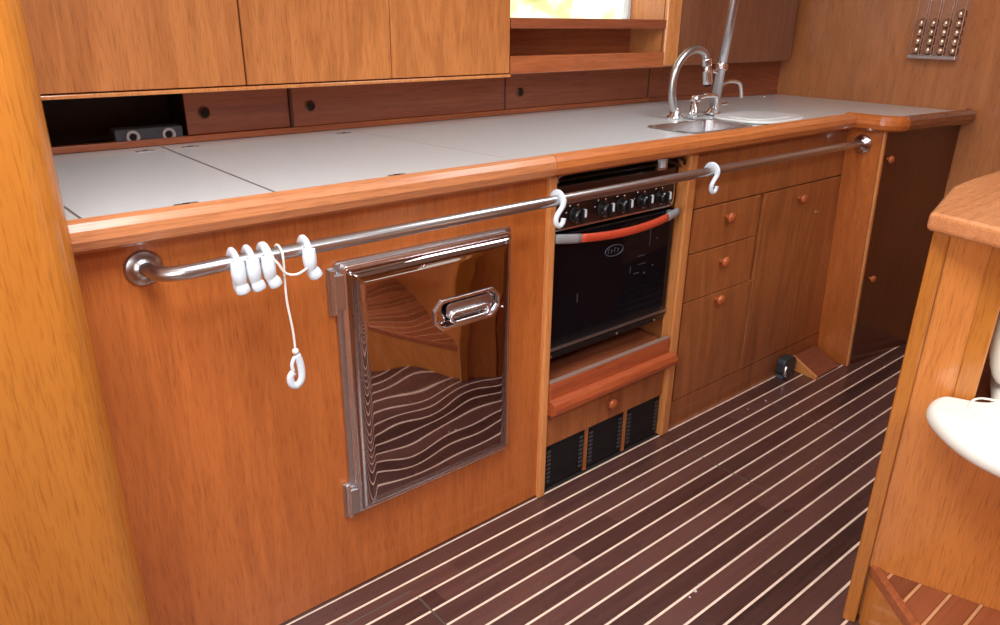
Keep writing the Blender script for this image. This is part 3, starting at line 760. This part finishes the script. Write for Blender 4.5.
bm = B(); hexa(bm, [(2.283, YB+.004, .9215), (3.018, .572, .9215), (3.018, .59, .9215), (2.283, YB+.02, .9215), (2.283, YB+.004, 1.045), (3.018, .572, 1.045), (3.018, .59, 1.045), (2.283, YB+.02, 1.045)])
part('end_panel', bm, W['strip'], t)
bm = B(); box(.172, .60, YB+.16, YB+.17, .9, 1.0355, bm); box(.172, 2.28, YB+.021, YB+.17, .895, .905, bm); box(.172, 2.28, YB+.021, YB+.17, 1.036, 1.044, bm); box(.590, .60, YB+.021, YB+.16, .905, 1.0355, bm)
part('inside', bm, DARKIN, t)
# device lying in the open locker
t = thing('grey_switch_box', 'low blue-grey box with two white round sockets in the open locker at left', 'device', (.5, .70, .905))
part('casing', box(.420, .572, .672, .72, .9057, .946), SLATE, t, bevel=.004)
for x in (.458, .538):
    part('socket_ring', lathe([(.015, 0), (.015, .004), (.010, .005), (.008, .001)], (x, .672, .928), (0, -1, 0), 22), LIGHTGREY, t, smooth=False)
    part('socket_hole', lathe([(.008, 0), (.008, .0015), (0, .0015)], (x, .672, .928), (0, -1, 0), 18), HOLE, t)

# ================================================================== upper cabinets
YU = .5
t = thing('wall_cabinet', 'teak wall cabinet above left of the worktop with three flat fronts', 'cabinet', (.85, .72, 1.047))
part('carcass', box(.172, 1.452, YU+.018, .94, 1.045, 1.9), W['upper'], t)
part('bottom_trim', box(.172, 1.455, YU-.004, .94, 1.0355, 1.0437), W['stile'], t, bevel=.002)
for x0, x1 in ((.172, .671), (.675, 1.0555), (1.0575, 1.452)):
    part('cabinet_door', box(x0, x1, YU, YU+.0175, 1.0465, 1.9), W['upper'], t, bevel=.0015)
t = thing('wall_cabinet', 'darker teak wall cabinet above the faucet with pale corner post', 'cabinet', (2.55, .72, 1.047))
part('carcass', box(2.165, 2.955, YU+.02, .94, 1.046, 1.9), W['drawer'], t)
bm = prism_y([(2.228, 1.046), (2.935, 1.046), (2.955, 1.056), (2.962, 1.075), (2.962, 1.9), (2.228, 1.9)], YU, YU+.0195)
part('cabinet_door', bm, wood('teak_upper_dark', s2l(150, 94, 66), s2l(112, 68, 46), 'z', seed=40, across=8), t, bevel=.002)
part('corner_post', box(2.1485, 2.226, YU-.002, YU+.019, 1.044, 1.9), W['stile'], t, bevel=.012, seg=4)
part('side_panel', box(2.152, 2.1645, YU+.02, .94, 1.050, 1.9), W['stile'], t)
# niche shelves
t = thing('shelf_unit', 'open teak niche with two fiddled shelves below the window', 'shelf', (1.8, .6, 1.044))
part('shelf', box(1.456, 2.1475, YU+.018, .66, 1.047, 1.058), W['niche'], t)
part('shelf_fiddle', box(1.456, 2.1475, YU-.001, YU+.017, 1.043, 1.093), W['niche'], t, bevel=.003)
part('shelf', box(1.456, 2.1475, YU+.118, .66, 1.170, 1.178), W['strip'], t)
part('shelf_fiddle', box(1.456, 2.145, YU+.0, YU+.017, 1.167, 1.196), W['strip'], t, bevel=.002, label='darker upper fiddle board')
bm = box(1.456, 2.1475, YU+.0175, YU+.118, 1.170, 1.178); part('shelf_front', bm, W['strip'], t)
part('back_panel', box(1.456, 2.1515, .661, .668, 1.047, 1.185), W['niche'], t)
# window behind the niche
def window_mat():
    m, nt, b = new_mat('sunlit_window_pane')
    tc = nd(nt, 'ShaderNodeTexCoord'); n = nd(nt, 'ShaderNodeTexNoise'); n.inputs['Scale'].default_value = 9; n.inputs['Detail'].default_value = 5
    nt.links.new(tc.outputs['Object'], n.inputs['Vector'])
    c = ramp(nt, n.outputs['Fac'], [(.30, s2l(176, 186, 120)), (.42, s2l(232, 228, 168)), (.52, s2l(250, 246, 220)), (.62, s2l(250, 250, 246))])
    nt.links.new(c, b.inputs['Base Color']); nt.links.new(c, b.inputs['Emission Color']); b.inputs['Emission Strength'].default_value = .85
    b.inputs['Roughness'].default_value = .15
    return m
wf = struct('window_1', ring_y(rrect(1.458, 2.1505, 1.187, 1.62, .02), rrect(1.47, 2.138, 1.195, 1.60, .02), .668, .69), WHITEP, loc=(1.8, .68, 1.2))
struct('window_pane', box(1.46, 2.149, .691, .70, 1.19, 1.615), window_mat(), parent=wf)
struct('wall_niche', box(1.456, 2.1515, .77, .79, 1.05, 1.9), W['stile'])
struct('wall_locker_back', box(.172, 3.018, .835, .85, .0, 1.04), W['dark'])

# ================================================================== capsule rack on the end wall
XW = 3.02
t = thing('capsule_rack', 'wire rack with four columns hung on the end wall, open at the bottom', 'rack', (XW, -.03, 1.085))
cols = [.031, -.010, -.052, -.094]
part('back_plate', box(XW-.004, XW-.0005, -.112, .047, 1.085, 1.42), plain('rack_plate', s2l(184, 130, 100), rough=.35, metal=.3), t)
part('bottom_tray', box(XW-.036, XW-.0005, -.114, .049, 1.076, 1.088), BRUSHED, t, bevel=.002)
bm = B()
for c in cols:
    for s in (-.0165, .0165):
        tube([(XW-.030, c+s, 1.088), (XW-.030, c+s, 1.42)], .0018, bm, n=6)
part('wire', bm, CHROME, t)
bm = B()
for z in (1.42,): box(XW-.034, XW-.0005, -.114, .049, z, z+.008, bm)
part('top_tray', bm, BRUSHED, t)
def capsule(y, z, label):
    c = thing('coffee_capsule', label, 'capsule', (XW-.004, y, z), 'capsules in the wall rack')
    part('foil_lid', lathe([(.0165, 0), (.0168, .001), (.0165, .002)], (XW-.0045, y, z), (-1, 0, 0), 20), BRONZE, c)
    part('cup', lathe([(.0148, .002), (.0138, .012), (.0105, .019), (.006, .0225), (0, .023)], (XW-.0045, y, z), (-1, 0, 0), 20), CAPM, c, smooth=True)
    return c
CAPM = plain('champagne_foil', s2l(226, 196, 170), rough=.25, metal=.85)
first = None
for ci, c in enumerate(cols):
    for r in range(5 if ci == 3 else 4):
        z = 1.1045+r*.0305
        lab = 'small gold round capsule in the wall rack, %s column, %s' % (['leftmost', 'second', 'third', 'rightmost'][ci], ['bottom one', 'second from the bottom', 'third from the bottom', 'fourth from the bottom', 'topmost and highest of all'][r])
        if first is None: first = capsule(c, z, lab); continue
        k = first.copy(); C.objects.link(k); k.location = (XW-.004, c, z); k['label'] = lab
        for ch in list(first.children):
            d_ = ch.copy(); C.objects.link(d_); d_.parent = k

# ================================================================== dinette at right
t = thing('settee', 'varnished teak settee end and seat box with capped top at the right foreground', 'settee', (1.5, -.78, 0))
def qpoly(l): return [pq(s, o) for s, o in l]
CZ = .8705
part('upright', prism(qpoly([(-.012, .0205), (.072, .0205), (.072, .16), (-.012, .16)]), .0, CZ), W['divider'], t, bevel=.002)
part('corner_post', prism(qpoly([(-.032, -.010), (-.006, -.010), (-.006, .0), (-.0125, .0), (-.0125, .03), (-.032, .03)]), .0, CZ), W['post'], t, bevel=.004, seg=3)
part('corner_post', prism(qpoly([(.058, -.006), (.092, -.006), (.092, .03), (.0725, .03), (.0725, -.0002), (.058, -.0002)]), .50, CZ), W['post'], t, bevel=.004, seg=3)
cap = [(1.328, -.736), (1.592, -.672), (1.685, -.665), (2.30, -.663), (2.30, -.98), (1.275, -.98)]
part('cap', prism(cap, CZ+.0005, .903), W['cap'], t, bevel=.008, seg=3)
part('rear_panel', prism([(1.545, -.70), (2.28, -.70), (2.28, -.72), (1.545, -.72)], 0, CZ), W['panel'], t)
bm = B(); out = [(-.0055, ZP+.0006), (1.3, ZP+.0006), (1.3, .52), (.072, .52), (.072, CZ), (-.0055, CZ)]
lo = [bm.verts.new((*pq(u, 0), z)) for u, z in out]; hi = [bm.verts.new((*pq(u, .02), z)) for u, z in out]
bm.faces.new(lo); bm.faces.new(hi[::-1])
for i in range(6): bm.faces.new((lo[i], hi[i], hi[(i+1) % 6], lo[(i+1) % 6]))
part('front_panel', bm, W['divider'], t)
part('seat_board', prism(qpoly([(.0935, .021), (1.3, .021), (1.3, .5), (.0935, .5)]), .49, .52), W['niche'], t)
def cushion(poly, z0, z1, r, rows=6, crown=.012):
    bm = B(); rings = []; n = len(poly)
    cs = Vector((sum(p[0] for p in poly)/n, sum(p[1] for p in poly)/n)); P = [Vector(p) for p in poly]
    nrm = []
    for i in range(n):
        d = (P[(i+1) % n]-P[i-1]).normalized(); m_ = Vector((d.y, -d.x))
        if m_.dot(P[i]-cs) < 0: m_ = -m_
        nrm.append(m_)
    for k in range(rows*2+1):
        a = -pi/2+pi*k/(rows*2); ins = r*(1-cos(a)); z = (z0+z1)/2+(z1-z0)/2*sin(a)
        rings.append([bm.verts.new((*(P[i]-nrm[i]*ins), z)) for i in range(n)])
    for A_, D_ in zip(rings, rings[1:]):
        for i in range(n): bm.faces.new((A_[i], A_[(i+1) % n], D_[(i+1) % n], D_[i]))
    for ring, sg in ((rings[-1], 1), (rings[0], -1)):
        prev = ring
        for q in (.85, .5):
            new = [bm.verts.new((v.co.x*q+cs.x*(1-q), v.co.y*q+cs.y*(1-q), ring[0].co.z+sg*crown*(1-q))) for v in ring]
            for i in range(n): bm.faces.new((prev[i], prev[(i+1) % n], new[(i+1) % n], new[i]))
            prev = new
        bm.faces.new(prev)
    return bm
t = thing('seat_cushion', 'white rounded vinyl seat cushion projecting from the settee at the right edge', 'cushion', (1.5, -.95, .46))
ol = [Vector((x, y, 0)) for x, y in ((1.391, -0.809), (1.352, -0.801), (1.31, -0.815), (1.272, -0.85), (1.239, -0.897), (1.222, -0.955), (1.22, -1.056), (1.241, -1.248), (1.308, -1.537), (1.539, -1.643), (1.847, -1.585), (1.953, -1.2), (1.828, -0.815), (1.635, -0.811), (1.462, -0.864), (1.419, -0.859))]
ol = [(v.x, v.y) for v in smooth_path(ol, 5, closed=True)]
part('pad', cushion(ol, .536, .572, .018, crown=.003), CUSH, t, smooth=True)
cen = Vector((1.62, -1.2))
for q in (.87,):
    part('stitched_welt', tube([Vector((*(cen+(Vector(p)-cen)*q), .5725)) for p in ol], .0022, n=6, closed=True), CUSH, t, smooth=True)
t = thing('back_cushion', 'cream upright back cushion behind the white seat cushion at the right edge', 'cushion', (1.7, -.95, .58))
part('pad', cushion(qpoly(rrect(.094, .75, .030, .15, .035, 6)), .580, .82, .035, crown=.01), CUSH, t, smooth=True)
